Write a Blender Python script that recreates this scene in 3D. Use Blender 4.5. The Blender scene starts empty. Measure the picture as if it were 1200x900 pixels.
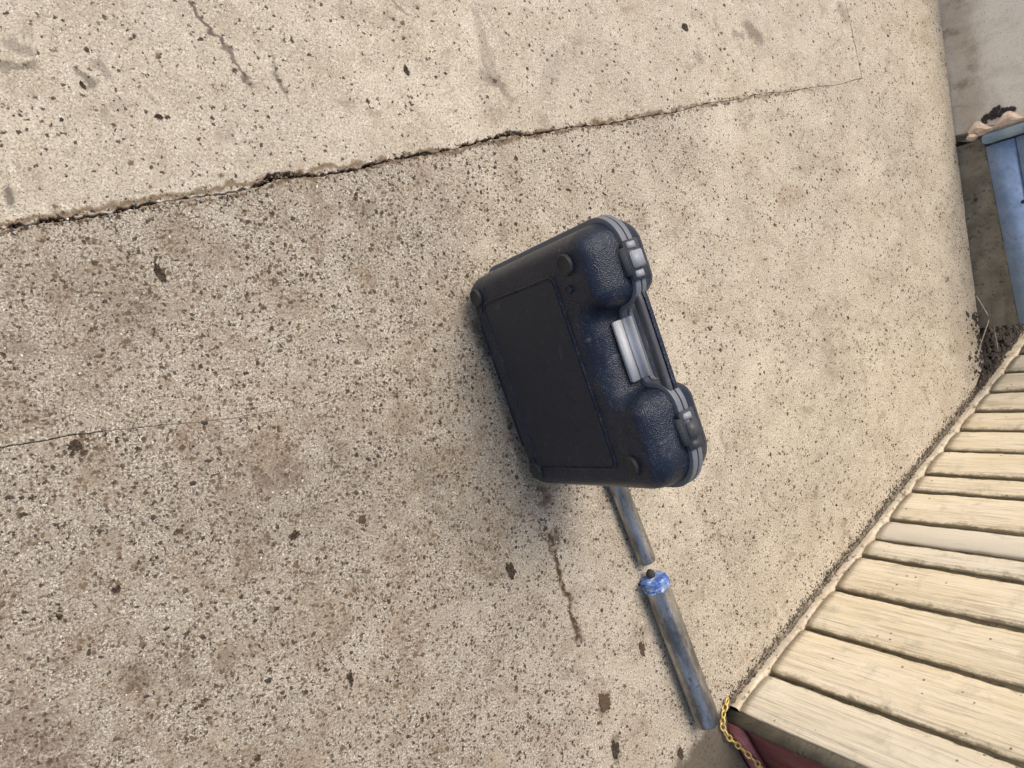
import bpy, bmesh, math, random
import numpy as np
from mathutils import Vector, Matrix
from mathutils.geometry import delaunay_2d_cdt
random.seed(7)
RNG = np.random.default_rng(11)

# ------------------------------------------------------------------ camera, sky, sun, exposure
S = bpy.context.scene
C = S.collection
CAM_H = 1.25
cam_d = bpy.data.cameras.new("camera"); cam = bpy.data.objects.new("camera", cam_d); C.objects.link(cam)
cam_d.sensor_width = 36.0; cam_d.lens = 36.0 * 870 / 1200
cam_d.clip_start = 0.02; cam_d.clip_end = 300
_n = Vector((-500, 50, 870)).normalized()                      # straight down, seen by the lens
_X = (Vector((1, 0, 0)) - _n * _n.x).normalized(); _Y = _n.cross(_X)
cam.matrix_world = Matrix(((_X.x, -_X.y, -_X.z, 0), (-_Y.x, _Y.y, _Y.z, 0), (-_n.x, _n.y, _n.z, CAM_H), (0, 0, 0, 1)))
S.camera = cam

SUN_DIR = Vector((-0.03, 0.68, 1.15)).normalized()              # towards the sun
elev = math.asin(SUN_DIR.z); azim = math.atan2(SUN_DIR.x, SUN_DIR.y)
W = bpy.data.worlds.new("World"); S.world = W; W.use_nodes = True
wn = W.node_tree.nodes; wl = W.node_tree.links
sky = wn.new("ShaderNodeTexSky"); sky.sky_type = 'NISHITA'; sky.sun_disc = False
sky.sun_elevation = elev; sky.sun_rotation = azim
sky.air_density = 1.0; sky.dust_density = 5.0; sky.ozone_density = 1.0
bgn = wn["Background"]; bgn.inputs[1].default_value = 0.15
wl.new(sky.outputs[0], bgn.inputs[0])
sun_d = bpy.data.lights.new("sun", 'SUN'); sun_d.energy = 1.7; sun_d.angle = math.radians(30); sun_d.color = (1.0, 0.93, 0.82)
sun = bpy.data.objects.new("sun", sun_d); C.objects.link(sun)
sun.rotation_euler = SUN_DIR.to_track_quat('Z', 'Y').to_euler(); sun.location = (2, 2, 6)
S.view_settings.view_transform = 'Standard'; S.view_settings.look = 'None'
S.view_settings.gamma = 1; S.view_settings.exposure = 0.20
S.render.engine = 'CYCLES'

# ------------------------------------------------------------------ node helpers
class NT:
    def __init__(s, name):
        s.m = bpy.data.materials.new(name); s.m.use_nodes = True
        s.t = s.m.node_tree; s.bs = s.t.nodes["Principled BSDF"]
    def n(s, kind, **kw):
        x = s.t.nodes.new(kind)
        for k, v in kw.items(): setattr(x, k, v)
        return x
    def put(s, sock, v):
        if isinstance(v, bpy.types.NodeSocket): s.t.links.new(v, sock)
        elif v is not None: sock.default_value = v
    def obj(s): return s.n("ShaderNodeTexCoord").outputs["Object"]
    def geo(s): return s.n("ShaderNodeNewGeometry").outputs["Position"]
    def math(s, op, a, b=None, c=None, clamp=False):
        x = s.n("ShaderNodeMath", operation=op); x.use_clamp = clamp
        s.put(x.inputs[0], a); s.put(x.inputs[1], b); s.put(x.inputs[2], c); return x.outputs[0]
    def noise(s, vec, scale, detail=3, rough=.55, dist=0):
        x = s.n("ShaderNodeTexNoise"); s.put(x.inputs["Vector"], vec)
        x.inputs["Scale"].default_value = scale; x.inputs["Detail"].default_value = detail
        x.inputs["Roughness"].default_value = rough; x.inputs["Distortion"].default_value = dist
        return x.outputs["Fac"]
    def voro(s, vec, scale, feature='F1', out="Distance", rnd=1):
        x = s.n("ShaderNodeTexVoronoi", feature=feature); s.put(x.inputs["Vector"], vec)
        x.inputs["Scale"].default_value = scale; x.inputs["Randomness"].default_value = rnd
        return x.outputs[out]
    def ramp(s, v, lo, hi, a=0., b=1.):
        x = s.n("ShaderNodeMapRange"); x.clamp = True; x.interpolation_type = 'SMOOTHSTEP'
        s.put(x.inputs[0], v); x.inputs[1].default_value = lo; x.inputs[2].default_value = hi
        s.put(x.inputs[3], a); s.put(x.inputs[4], b); return x.outputs[0]
    def mix(s, f, a, b):
        x = s.n("ShaderNodeMix", data_type='RGBA'); s.put(x.inputs[0], f)
        for i, v in ((6, a), (7, b)):
            if isinstance(v, tuple): v = (*v, 1) if len(v) == 3 else v
            s.put(x.inputs[i], v)
        return x.outputs[2]
    def scale(s, vec, k):
        x = s.n("ShaderNodeMapping"); s.put(x.inputs[0], vec); x.inputs["Scale"].default_value = k; return x.outputs[0]
    def bump(s, h, strength, dist, prev=None):
        x = s.n("ShaderNodeBump"); s.put(x.inputs["Height"], h)
        x.inputs["Strength"].default_value = strength; x.inputs["Distance"].default_value = dist
        if prev is not None: s.put(x.inputs["Normal"], prev)
        return x.outputs[0]
    def done(s, col=None, rough=None, normal=None, metal=None, spec=None):
        s.put(s.bs.inputs["Base Color"], (*col, 1) if isinstance(col, tuple) else col)
        s.put(s.bs.inputs["Roughness"], rough)
        if normal is not None: s.put(s.bs.inputs["Normal"], normal)
        s.put(s.bs.inputs["Metallic"], metal); s.put(s.bs.inputs["Specular IOR Level"], spec)
        return s.m

def m_leaf():
    t = NT("dead_leaf_brown"); p = t.obj(); r = rand_node(t)
    col = t.mix(t.ramp(r, .1, .9), (.022, .018, .014), (.085, .055, .032))
    col = t.mix(t.ramp(t.noise(p, 320, 3, .8), .42, .62, 0, .6), col, (.15, .11, .075))
    return t.done(col, .9, spec=.15)
def rand_node(t): return t.n("ShaderNodeObjectInfo").outputs["Random"]

# segment mask: distance from world (x, y) to a segment
def seg_dist(t, xy, ax, ay, bx, by):
    px, py = xy
    dx, dy = bx - ax, by - ay; L2 = dx * dx + dy * dy
    ux = t.math('SUBTRACT', px, ax); uy = t.math('SUBTRACT', py, ay)
    k = t.math('DIVIDE', t.math('ADD', t.math('MULTIPLY', ux, dx), t.math('MULTIPLY', uy, dy)), L2, clamp=True)
    ex = t.math('SUBTRACT', ux, t.math('MULTIPLY', k, dx)); ey = t.math('SUBTRACT', uy, t.math('MULTIPLY', k, dy))
    return t.math('SQRT', t.math('ADD', t.math('MULTIPLY', ex, ex), t.math('MULTIPLY', ey, ey)))

CR0 = Vector((-.112, .281)); CR1 = Vector((1.829, .958)); CRD = (CR1 - CR0).normalized(); CRN = Vector((-CRD.y, CRD.x))

def concrete(name, smooth):
    t = NT(name); p = t.geo()
    sx = t.n("ShaderNodeSeparateXYZ"); t.put(sx.inputs[0], p); X, Y = sx.outputs[0], sx.outputs[1]
    big = t.noise(p, 2.1, 4, .6); mid = t.noise(p, 9, 5, .65); fine = t.noise(p, 95, 4, .7)
    grain = t.noise(p, 300, 3, .8)
    col = t.mix(t.ramp(mid, .3, .7), (.405, .345, .252), (.555, .49, .382))
    col = t.mix(t.ramp(big, .35, .65, 0, .45), col, (.37, .325, .255))
    # worn, browner and coarser towards the open end of the slab
    wear = t.math('ADD', t.ramp(X, .1, 1.5, 1, 0), t.math('MULTIPLY', t.math('SUBTRACT', big, .5), 1.6), clamp=True)
    if smooth: wear = t.math('MULTIPLY', wear, .12)
    col = t.mix(t.math('MULTIPLY', wear, .45), col, (.235, .20, .155))
    # exposed sand: pale grains and dark hollows at three sizes, clumped
    clump = t.ramp(t.noise(p, 38, 4, .7), .32, .68, .25, 1)
    k = .8 if smooth else 1
    pale = t.math('MULTIPLY', t.ramp(grain, .50, .585), t.math('MULTIPLY', clump, .85 * k))
    col = t.mix(pale, col, (.78, .72, .61))
    n1 = t.noise(t.scale(p, (1, 1, 1)), 215, 3, .85, .3); n3 = t.noise(p, 330, 2, .9)
    lim = t.math('SUBTRACT', .570, t.math('MULTIPLY', wear, .040))
    d1 = t.math('SUBTRACT', n1, lim); d1 = t.math('MULTIPLY', d1, 30, clamp=True)
    d1 = t.math('MULTIPLY', d1, t.ramp(t.noise(t.scale(p, (1.1, .9, 1)), 21, 3, .7), .35, .6, .35, 1))
    col = t.mix(t.math('MULTIPLY', d1, .86 if not smooth else .55), col, (.085, .068, .048))
    col = t.mix(t.ramp(n3, .535, .62, 0, .72 * k), col, (.105, .085, .062))
    pit = d1
    n4 = t.noise(p, 88, 3, .75, .8); pit2 = t.math('MULTIPLY', t.math('SUBTRACT', n4, .665 if not smooth else .70), 25, clamp=True)
    col = t.mix(t.math('MULTIPLY', pit2, .8), col, (.070, .052, .037))
    # distinct dark flecks of aggregate, uneven in size and outline
    wv = t.n("ShaderNodeVectorMath", operation='ADD'); nzv = t.n("ShaderNodeTexNoise"); t.put(nzv.inputs["Vector"], p); nzv.inputs["Scale"].default_value = 190
    sb = t.n("ShaderNodeVectorMath", operation='MULTIPLY_ADD'); t.put(sb.inputs[0], nzv.outputs["Color"]); sb.inputs[1].default_value = (.010, .010, 0); sb.inputs[2].default_value = (-.005, -.005, 0)
    t.put(wv.inputs[0], p); t.put(wv.inputs[1], sb.outputs[0]); pw = wv.outputs[0]
    patch = t.ramp(t.noise(t.scale(p, (1, .9, 1)), 7, 4, .75), .36, .66, .45, 1.5)
    for sc, prob, rad, kk in ((62, .22, .25, .95), (105, .34, .31, .93), (165, .36, .40, .9)):
        vd = t.voro(pw, sc); cc = t.n("ShaderNodeSeparateColor"); t.put(cc.inputs[0], t.voro(pw, sc, out="Color"))
        pr = t.math('MULTIPLY', t.math('ADD', prob * (.24 if smooth else .5), t.math('MULTIPLY', wear, prob * 1.1)), patch)
        rr = t.math('MULTIPLY', t.math('ADD', .45, cc.outputs[1]), rad)
        msk = t.math('MULTIPLY', t.math('SUBTRACT', rr, vd), 9, clamp=True)
        msk = t.math('MULTIPLY', msk, t.math('LESS_THAN', cc.outputs[0], pr))
        dc = t.mix(cc.outputs[2], (.030, .023, .016), (.15, .105, .065))
        col = t.mix(t.math('MULTIPLY', msk, kk), col, dc)
    bw = t.noise(p, 11, 5, .75, .8); col = t.mix(t.math('MULTIPLY', t.ramp(bw, .46, .66, 0, .5), wear), col, (.20, .14, .085))
    # blotches of dirt
    bl = t.noise(p, 17, 4, .7, .6)
    col = t.mix(t.ramp(bl, .55, .70, 0, .42), col, (.17, .13, .095))
    st = t.noise(p, 5.5, 3, .6)
    col = t.mix(t.ramp(st, .60, .78, 0, .35), col, (.30, .225, .145))
    wx = t.math('ADD', X, t.math('MULTIPLY', t.math('SUBTRACT', t.noise(p, 28, 3), .5), .045))
    wy = t.math('ADD', Y, t.math('MULTIPLY', t.math('SUBTRACT', t.noise(t.scale(p, (1.1, .9, 1)), 31, 3), .5), .045))
    if not smooth:
        # brown rubbed marks and dark patches; some case shade painted in
        for a, w, k, c in (
            ((0.7653, -0.1667, 0.8510, -0.3494), 0.0035, 0.85, (0.1, 0.065, 0.035)),
            ((0.7949, -0.1985, 0.8714, -0.4193), 0.006, 0.97, (0.075, 0.045, 0.02)),
            ((0.7792, -0.1208, 0.7991, -0.1519), 0.012, 0.75, (0.12, 0.06, 0.04)),
            ((0.8150, -0.2116, 0.8250, -0.2376), 0.01, 0.8, (0.07, 0.045, 0.03)),
            ((0.8591, -0.3840, 0.8755, -0.4249), 0.01, 0.9, (0.075, 0.05, 0.03)),
            ((0.9427, -0.5492, 0.9295, -0.5757), 0.012, 0.6, (0.09, 0.06, 0.04)),
            ((0.9593, -0.6377, 0.9633, -0.6811), 0.011, 0.6, (0.1, 0.07, 0.045)),
            ((1.1369, -0.6918, 1.1340, -0.7181), 0.009, 0.5, (0.1, 0.07, 0.05)),
            ((1.2978, -0.7348, 1.2572, -0.7635), 0.05, 0.25, (0.075, 0.065, 0.05)),  # broad dark patch by the foot of the red board
            ((1.3552, -0.6314, 1.2731, -0.6450), 0.02, 0.5, (0.07, 0.055, 0.04)),
            ((1.6437, 0.2858, 1.6716, 0.1322), 0.03, 0.28, (0.15, 0.12, 0.09)),
            ((1.9506, 0.6960, 2.0045, 0.5816), 0.03, 0.22, (0.17, 0.14, 0.11)),
            ((-0.0891, -0.4189, -0.0279, -0.4779), 0.06, 0.5, (0.13, 0.09, 0.06)),
            ((0.2881, -0.0631, 0.3023, -0.0845), 0.022, 0.5, (0.13, 0.085, 0.055)),
            ((0.2480, -0.0937, 0.2575, -0.1037), 0.016, 0.5, (0.13, 0.09, 0.06)),
            ((-0.0025, 0.0873, 0.0513, 0.1538), 0.05, 0.28, (0.14, 0.1, 0.065)),
            ((-0.0487, 0.2088, 0.0389, 0.1915), 0.05, 0.3, (0.15, 0.11, 0.07)),
            ((0.0761, -0.3596, 0.0937, -0.3811), 0.02, 0.45, (0.12, 0.09, 0.06)),
            ((0.1401, -0.3635, 0.1441, -0.3832), 0.014, 0.5, (0.12, 0.09, 0.06)),
            ((-0.0869, 0.1200, -0.0764, 0.1085), 0.02, 0.5, (0.12, 0.09, 0.06)),
            ((0.2419, -0.1235, 0.7172, -0.0987), 0.09, 0.16, (0.12, 0.11, 0.1)),  # wide faint grey band running up to the case
            ((0.6423, 0.1864, 0.6608, 0.1466), 0.02, 0.6, (0.05, 0.045, 0.04)),  # contact shadow at the case foot, painted into the slab colour
            ((0.5390, -0.0926, 0.6436, -0.2232), 0.03, 0.22, (0.1, 0.1, 0.09)),  # soft shadow of the case, painted as a grey patch
            ):
            d = seg_dist(t, (wx, wy), *a)
            brk = t.ramp(t.noise(p, 60, 2), .36, .55)
            col = t.mix(t.math('MULTIPLY', t.ramp(d, w * .35, w * 1.5, k, 0), t.math('ADD', t.math('MULTIPLY', brk, .7), .3)), col, c)
        # pale lime bloom under the crack
    else:
        for a, w, k in (
            ((0.1247, 0.6719, 0.1718, 0.6214), 0.0028, 0.9),
            ((0.1718, 0.6214, 0.2125, 0.5716), 0.0042, 0.8),
            ((0.2084, 0.5763, 0.2261, 0.5632), 0.006, 0.6),
            ((0.2524, 0.6280, 0.2817, 0.5541), 0.0028, 0.5),
            ((0.2628, 0.5939, 0.2745, 0.5672), 0.004, 0.5),
            ((0.6368, 0.8042, 0.6786, 0.6692), 0.012, 0.32),
            ((-0.1195, 0.5096, -0.0841, 0.5158), 0.007, 0.6),
            ((-0.1055, 0.5456, -0.0849, 0.5409), 0.008, 0.5),
            ((-0.1085, 0.3269, -0.1013, 0.3182), 0.006, 0.8),
            ((1.3826, 0.9848, 1.4269, 0.9642), 0.015, 0.6),
            ((1.3380, 0.9511, 1.3671, 0.9547), 0.008, 0.5),
            ((0.6502, 0.6881, 0.7172, 0.6522), 0.01, 0.4),
            ((0.0011, 0.5434, 0.0127, 0.5330), 0.01, 0.45),
            ((-0.0259, 0.5236, -0.0090, 0.5082), 0.007, 0.7),
            ((0.4652, 0.7793, 0.4903, 0.7624), 0.003, 0.5),
            ((0.0649, 0.5255, 0.0893, 0.5040), 0.004, 0.3),
            ((0.7977, 0.6792, 0.8188, 0.7563), 0.02, 0.22),
            ((1.7449, 1.1327, 1.7621, 1.1137), 0.02, 0.4),
            ):
            col = t.mix(t.ramp(seg_dist(t, (wx, wy), *a), w * .4, w * 1.6, k, 0), col, (.11, .09, .07))
    # dirt washed against the foot of the boarded wall
    ds = t.math('ADD', t.math('MULTIPLY', t.math('SUBTRACT', wx, 1.300), -.5692), t.math('MULTIPLY', t.math('SUBTRACT', wy, -.641), .8222))
    col = t.mix(t.ramp(ds, .010, .040, .85, 0), col, (.085, .070, .052))
    # dirt gathered along the joint
    cx = t.math('SUBTRACT', wx, CR0.x); cy = t.math('SUBTRACT', wy, CR0.y)
    dj = t.math('ABSOLUTE', t.math('ADD', t.math('MULTIPLY', cx, CRN.x), t.math('MULTIPLY', cy, CRN.y)))
    along = t.ramp(X, 1.0, 2.0, 1, 0)
    col = t.mix(t.math('MULTIPLY', t.ramp(dj, .001, .009, .8, 0), along), col, (.13, .085, .045))
    h = t.math('ADD', t.math('MULTIPLY', grain, .35), t.math('MULTIPLY', fine, .8))
    h = t.math('SUBTRACT', h, t.math('MULTIPLY', pit, .8)); h = t.math('SUBTRACT', h, t.math('MULTIPLY', pit2, .9))
    nb = t.bump(h, .55 if not smooth else .3, .0022)
    nb = t.bump(mid, .3, .006, nb)
    return t.done(col, .88, nb, spec=.2)

def m_soil():
    t = NT("dark_soil"); p = t.geo()
    col = t.mix(t.ramp(t.noise(p, 60, 4, .7), .35, .7), (.016, .013, .010), (.060, .047, .034))
    return t.done(col, .95, t.bump(t.noise(p, 120, 4), .8, .006), spec=.1)

def m_render():
    t = NT("wall_render"); p = t.geo(); sx = t.n("ShaderNodeSeparateXYZ"); t.put(sx.inputs[0], p)
    a = t.noise(p, 13, 5, .65); g = t.noise(p, 300, 3, .75)
    col = t.mix(t.ramp(a, .3, .7), (.52, .455, .37), (.66, .60, .51))
    zz = t.math('ADD', sx.outputs[2], t.math('MULTIPLY', t.math('SUBTRACT', a, .5), .12))
    col = t.mix(t.ramp(zz, .055, .15), col, (.86, .81, .71))
    b = t.noise(t.scale(p, (1, 1, .45)), 19, 4, .7)
    low = t.ramp(sx.outputs[2], .03, .14, 1, .25)
    col = t.mix(t.math('MULTIPLY', t.ramp(b, .5, .68, 0, .6), low), col, (.20, .145, .09))
    col = t.mix(t.ramp(g, .56, .68, 0, .6), col, (.13, .11, .085))
    return t.done(col, .9, t.bump(t.math('ADD', g, a), .45, .004), spec=.2)

def m_plastic(name, c, rough, dust_glint, tex=1.0):
    t = NT(name); p = t.obj()
    gr = t.noise(p, 900, 2, .7); v = t.voro(p, 520)
    sc = t.noise(t.scale(p, (1, .25, 1)), 46, 5, .75, .4)
    dn = t.noise(p, 26, 5, .7)
    col = t.mix(t.math('MULTIPLY', t.ramp(sc, .60, .72), dust_glint), c, (.14, .155, .19))
    col = t.mix(t.math('MULTIPLY', t.ramp(dn, .50, .76), dust_glint * .35), col, (.085, .095, .115))
    sp = t.math('MULTIPLY', t.math('MULTIPLY', t.ramp(t.noise(p, 420, 2, .8), .56, .66), t.ramp(dn, .38, .62)), .95 * dust_glint)
    col = t.mix(sp, col, (.17, .185, .22))  # pale blue specks paint the sparkle of the textured plastic, besides dust
    r = t.math('ADD', rough, t.math('MULTIPLY', t.math('SUBTRACT', dn, .5), .25))
    return t.done(col, r, t.bump(v, .38 * tex, .0011, t.bump(t.noise(p, 40, 3), .08, .002)), spec=.32)

def m_galv():
    t = NT("galvanised_steel"); p = t.obj()
    a = t.noise(t.scale(p, (1, 1, .25)), 34, 5, .7); b = t.voro(p, 120, out="Distance")
    col = t.mix(t.ramp(a, .32, .68), (.13, .13, .13), (.46, .46, .45))
    col = t.mix(t.ramp(t.noise(p, 75, 4, .7), .56, .70, 0, .7), col, (.09, .075, .06))
    return t.done(col, t.ramp(a, .3, .7, .40, .24), t.bump(t.math('ADD', a, b), .2, .0015), metal=.85)

def m_cream():
    t = NT("cream_weathered_boards"); p = t.obj()
    r = rand_node(t)
    off = t.n("ShaderNodeVectorMath", operation='ADD'); t.put(off.inputs[0], p)
    cb = t.n("ShaderNodeCombineXYZ"); t.put(cb.inputs[0], t.math('MULTIPLY', r, 7)); t.put(cb.inputs[2], t.math('MULTIPLY', r, 31)); t.put(off.inputs[1], cb.outputs[0])
    q = off.outputs[0]
    gr = t.noise(t.scale(q, (1, 1, .045)), 150, 4, .7); br = t.noise(t.scale(q, (1, 1, .12)), 22, 4, .6)
    col = t.mix(t.ramp(br, .3, .7), (.79, .675, .47), (.91, .80, .61))
    col = t.mix(t.ramp(gr, .50, .66, 0, .6), col, (.47, .375, .24))
    col = t.mix(t.math('MULTIPLY', t.ramp(r, .55, .95), .35), col, (.72, .68, .58))
    n2 = t.noise(q, 14, 5, .7); rg = t.noise(t.scale(q, (1, 1, .03)), 52, 3, .6)
    col = t.mix(t.ramp(n2, .52, .70, 0, .6), col, (.52, .47, .36))
    sp = t.voro(q, 60); spc = t.n("ShaderNodeSeparateColor"); t.put(spc.inputs[0], t.voro(q, 60, out="Color"))
    spk = t.math('MULTIPLY', t.math('LESS_THAN', spc.outputs[0], .13), t.ramp(sp, .10, .22, 1, 0))
    col = t.mix(t.math('MULTIPLY', spk, .8), col, (.10, .07, .04))
    # grime on the edges next to the joints: object x runs across the board
    ed = t.n("ShaderNodeAttribute"); ed.attribute_name = "edge"
    en = t.math('ADD', ed.outputs["Fac"], t.math('MULTIPLY', t.math('SUBTRACT', t.noise(t.scale(q, (1, 1, .6)), 48, 5, .8), .5), 1.5))
    col = t.mix(t.ramp(en, .38, .90, 0, .9), col, (.215, .175, .105))
    return t.done(col, .62, t.bump(t.math('ADD', t.math('MULTIPLY', gr, 1.4), n2), .7, .0028, t.bump(rg, .9, .009)), spec=.25)

def m_paint(name, c1, c2, wearc, rough=.55, worn=.5, stretch=(1, 1, 1)):
    t = NT(name); p = t.obj()
    a = t.noise(t.scale(p, stretch), 18 if 'tape' not in name else 60, 5, .65); b = t.noise(t.scale(p, stretch), 70, 4, .7)
    col = t.mix(t.ramp(a, .3, .7), c1, c2)
    col = t.mix(t.math('MULTIPLY', t.ramp(b, .54, .66), worn), col, wearc)
    return t.done(col, rough, t.bump(b, .4, .002), spec=.35)

def m_flat(name, c, rough=.8, metal=0., sc=80, amp=.35):
    t = NT(name); p = t.obj(); a = t.noise(p, sc, 4, .7)
    d = tuple(v * (1 - amp) for v in c); e = tuple(min(1, v * (1 + amp)) for v in c)
    return t.done(t.mix(t.ramp(a, .3, .7), d, e), rough, t.bump(a, .3, .001), metal=metal)

M = dict(
    slab=concrete("rough_concrete", False), slab2=concrete("trowelled_concrete", True), soil=m_soil(), render=m_render(),
    shell=m_plastic("black_textured_plastic", (.0105, .0165, .032), .30, .5, 1.7),
    panel=m_plastic("black_smooth_plastic", (.0105, .0165, .030), .44, .28, 1.0),
    rim=m_plastic("black_plastic_sky_sheen", (.15, .16, .18), .42, .3, .3),  # sky reflection on the black flange, put into a grey base colour
    latch=m_plastic("charcoal_plastic", (.06, .062, .07), .42, .5, .3),
    strip=m_plastic("sky_lit_notch_plastic", (.56, .57, .59), .42, .5, .3),  # pale colour carries the bright sky reflection of the notch floor
    clip=m_plastic("pale_grey_plastic", (.30, .31, .34), .40, .4, .3),
    foot=m_plastic("olive_black_rubber", (.026, .030, .028), .6, .3, .5),
    galv=m_galv(), cream=m_cream(),
    base=m_paint("pale_dirty_timber", (.52, .48, .40), (.64, .58, .48), (.20, .17, .12), .75, .6, (1, 1, 1)),
    worn=m_paint("weathered_cream_board", (.68, .615, .49), (.80, .73, .59), (.44, .40, .32), .7, .6, (1, 1, .12)),
    grime=m_paint("joint_grime", (.13, .105, .065), (.24, .20, .125), (.05, .045, .03), .9, .7),
    cream2=m_paint("dirty_cream_strip", (.50, .42, .30), (.68, .59, .45), (.17, .13, .085), .8, .9),
    blue=m_paint("blue_paint", (.17, .26, .43), (.26, .36, .54), (.10, .14, .20), .5, .4, (1, .25, 1)),
    bluelt=m_paint("pale_blue_paint", (.20, .34, .52), (.42, .53, .66), (.55, .50, .42), .5, .5),
    grey=m_paint("weathered_grey_timber", (.13, .12, .092), (.25, .225, .175), (.055, .042, .028), .8, .8, (1, .3, 1)),
    red=m_paint("faded_dark_red_paint", (.24, .075, .08), (.42, .19, .185), (.14, .10, .085), .55, .6, (1, 1, .3)),
    chain=m_flat("yellow_brass_links", (.70, .52, .16), .38, .35, 200, .3),
    tape=m_paint("blue_white_tape", (.03, .09, .36), (.22, .34, .64), (.80, .82, .84), .5, .8),
    cap=m_flat("dark_plug", (.03, .028, .026)),
    plaster=m_paint("crumbling_plaster", (.66, .47, .33), (.74, .66, .56), (.60, .42, .28), .85, .6),
    g_dark=m_flat("dark_grit", (.038, .030, .024)), g_brown=m_flat("brown_grit", (.13, .09, .055)), g_rust=m_flat("rusty_soil", (.20, .125, .065)), g_pale=m_flat("pale_grit", (.60, .55, .46)),
    leaf=m_leaf(), rag=m_flat("brown_leaf_litter", (.075, .052, .038)),
    web=m_flat("pale_twig", (.48, .43, .35)),
)

# ------------------------------------------------------------------ object helpers
def link(name, me, mat, parent=None, loc=None):
    if mat is not None and not me.materials: me.materials.append(mat)
    o = bpy.data.objects.new(name, me); C.objects.link(o)
    if parent: o.parent = parent
    if loc is not None: o.location = loc
    return o
def from_bm(name, bm, mat, parent=None, loc=None, smooth=True):
    bmesh.ops.recalc_face_normals(bm, faces=bm.faces[:])
    me = bpy.data.meshes.new(name); bm.to_mesh(me); bm.free()
    for p in me.polygons: p.use_smooth = smooth
    return link(name, me, mat, parent, loc)
def thing(name, loc, rz, label, cat, group=None):
    o = bpy.data.objects.new(name, None); C.objects.link(o); o.location = loc; o.rotation_euler = (0, 0, rz)
    o.empty_display_size = .05
    o["label"] = label; o["category"] = cat
    if group: o["group"] = group
    return o
def tag(o, label, cat, group=None):
    o["label"] = label; o["category"] = cat
    if group: o["group"] = group
    return o
def wn_mod(o):
    m = o.modifiers.new("wn", 'WEIGHTED_NORMAL'); m.keep_sharp = True; m.weight = 80
def box_bm(x0, x1, y0, y1, z0, z1, bev=.002, seg=2, bm=None):
    own = bm is None
    b = bmesh.new()
    bmesh.ops.create_cube(b, size=1)
    for v in b.verts: v.co = Vector(((x0 + x1) / 2 + v.co.x * (x1 - x0), (y0 + y1) / 2 + v.co.y * (y1 - y0), (z0 + z1) / 2 + v.co.z * (z1 - z0)))
    if bev: bmesh.ops.bevel(b, geom=b.edges[:], offset=bev, segments=seg, affect='EDGES', clamp_overlap=True)
    if own: return b
    me = bpy.data.meshes.new("t"); b.to_mesh(me); b.free(); bm.from_mesh(me); bpy.data.meshes.remove(me); return bm
def tube_bm(pts, r, n=14, caps=True, rs=None):
    bm = bmesh.new(); rings = []
    pts = [Vector(p) for p in pts]
    for i, p in enumerate(pts):
        d = (pts[min(i + 1, len(pts) - 1)] - pts[max(i - 1, 0)]).normalized()
        up = Vector((0, 0, 1)) if abs(d.z) < .9 else Vector((1, 0, 0))
        a = d.cross(up).normalized(); b = d.cross(a)
        rr = rs[i] if rs else r
        rings.append([bm.verts.new(p + (a * math.cos(k * 2 * math.pi / n) + b * math.sin(k * 2 * math.pi / n)) * rr) for k in range(n)])
    for A_, B_ in zip(rings, rings[1:]):
        for k in range(n): bm.faces.new((A_[k], A_[(k + 1) % n], B_[(k + 1) % n], B_[k]))
    if caps: bm.faces.new(rings[0]); bm.faces.new(rings[-1][::-1])
    return bm

# ------------------------------------------------------------------ ground and slabs
bm = bmesh.new()
for v in ((-40, -40), (40, -40), (40, 40), (-40, 40)): bm.verts.new((*v, -.035))
bm.faces.new(bm.verts[:]); g = from_bm("ground", bm, M['soil']); g["kind"] = "structure"

def slab(name, outline, mat, z=0., thick=.06):
    bm = bmesh.new()
    r = delaunay_2d_cdt([Vector(p) for p in outline], [], [list(range(len(outline)))], 1, 1e-6)
    dv = [bm.verts.new((p.x, p.y, z)) for p in r[0]]
    for f in r[2]:
        try: bm.faces.new([dv[k] for k in f])
        except ValueError: pass
    for f in bm.faces:
        f.normal_update()
        if f.normal.z < 0: f.normal_flip()
    vs = [bm.verts.new((x, y, z)) for x, y in outline]
    # worn arris: the rim runs 2 mm down and in
    low = []
    area = sum(outline[i][0] * outline[(i + 1) % len(outline)][1] - outline[(i + 1) % len(outline)][0] * outline[i][1] for i in range(len(outline)))
    sgn = 1 if area > 0 else -1
    n = len(vs); l1 = []; l2 = []
    for i in range(n):
        a = Vector(outline[i - 1]); b = Vector(outline[i]); c = Vector(outline[(i + 1) % n])
        d = ((b - a).normalized() + (c - b).normalized())
        d = d.normalized() if d.length > 1e-6 else (c - b).normalized()
        nn = Vector((d.y, -d.x)) * sgn
        l1.append(bm.verts.new((b.x + nn.x * .0012, b.y + nn.y * .0012, z - .0018)))
        l2.append(bm.verts.new((b.x + nn.x * .0014, b.y + nn.y * .0014, z - thick)))
    for i in range(n):
        j = (i + 1) % n
        bm.faces.new((vs[i], vs[j], l1[j], l1[i])); bm.faces.new((l1[i], l1[j], l2[j], l2[i]))
    me = bpy.data.meshes.new(name); bm.to_mesh(me); bm.free()
    o = link(name, me, mat); o["kind"] = "structure"; return o

def jit(i, s): return (math.sin(i * 12.9898 + s * 78.233) * 43758.5453) % 1 - .5
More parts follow.
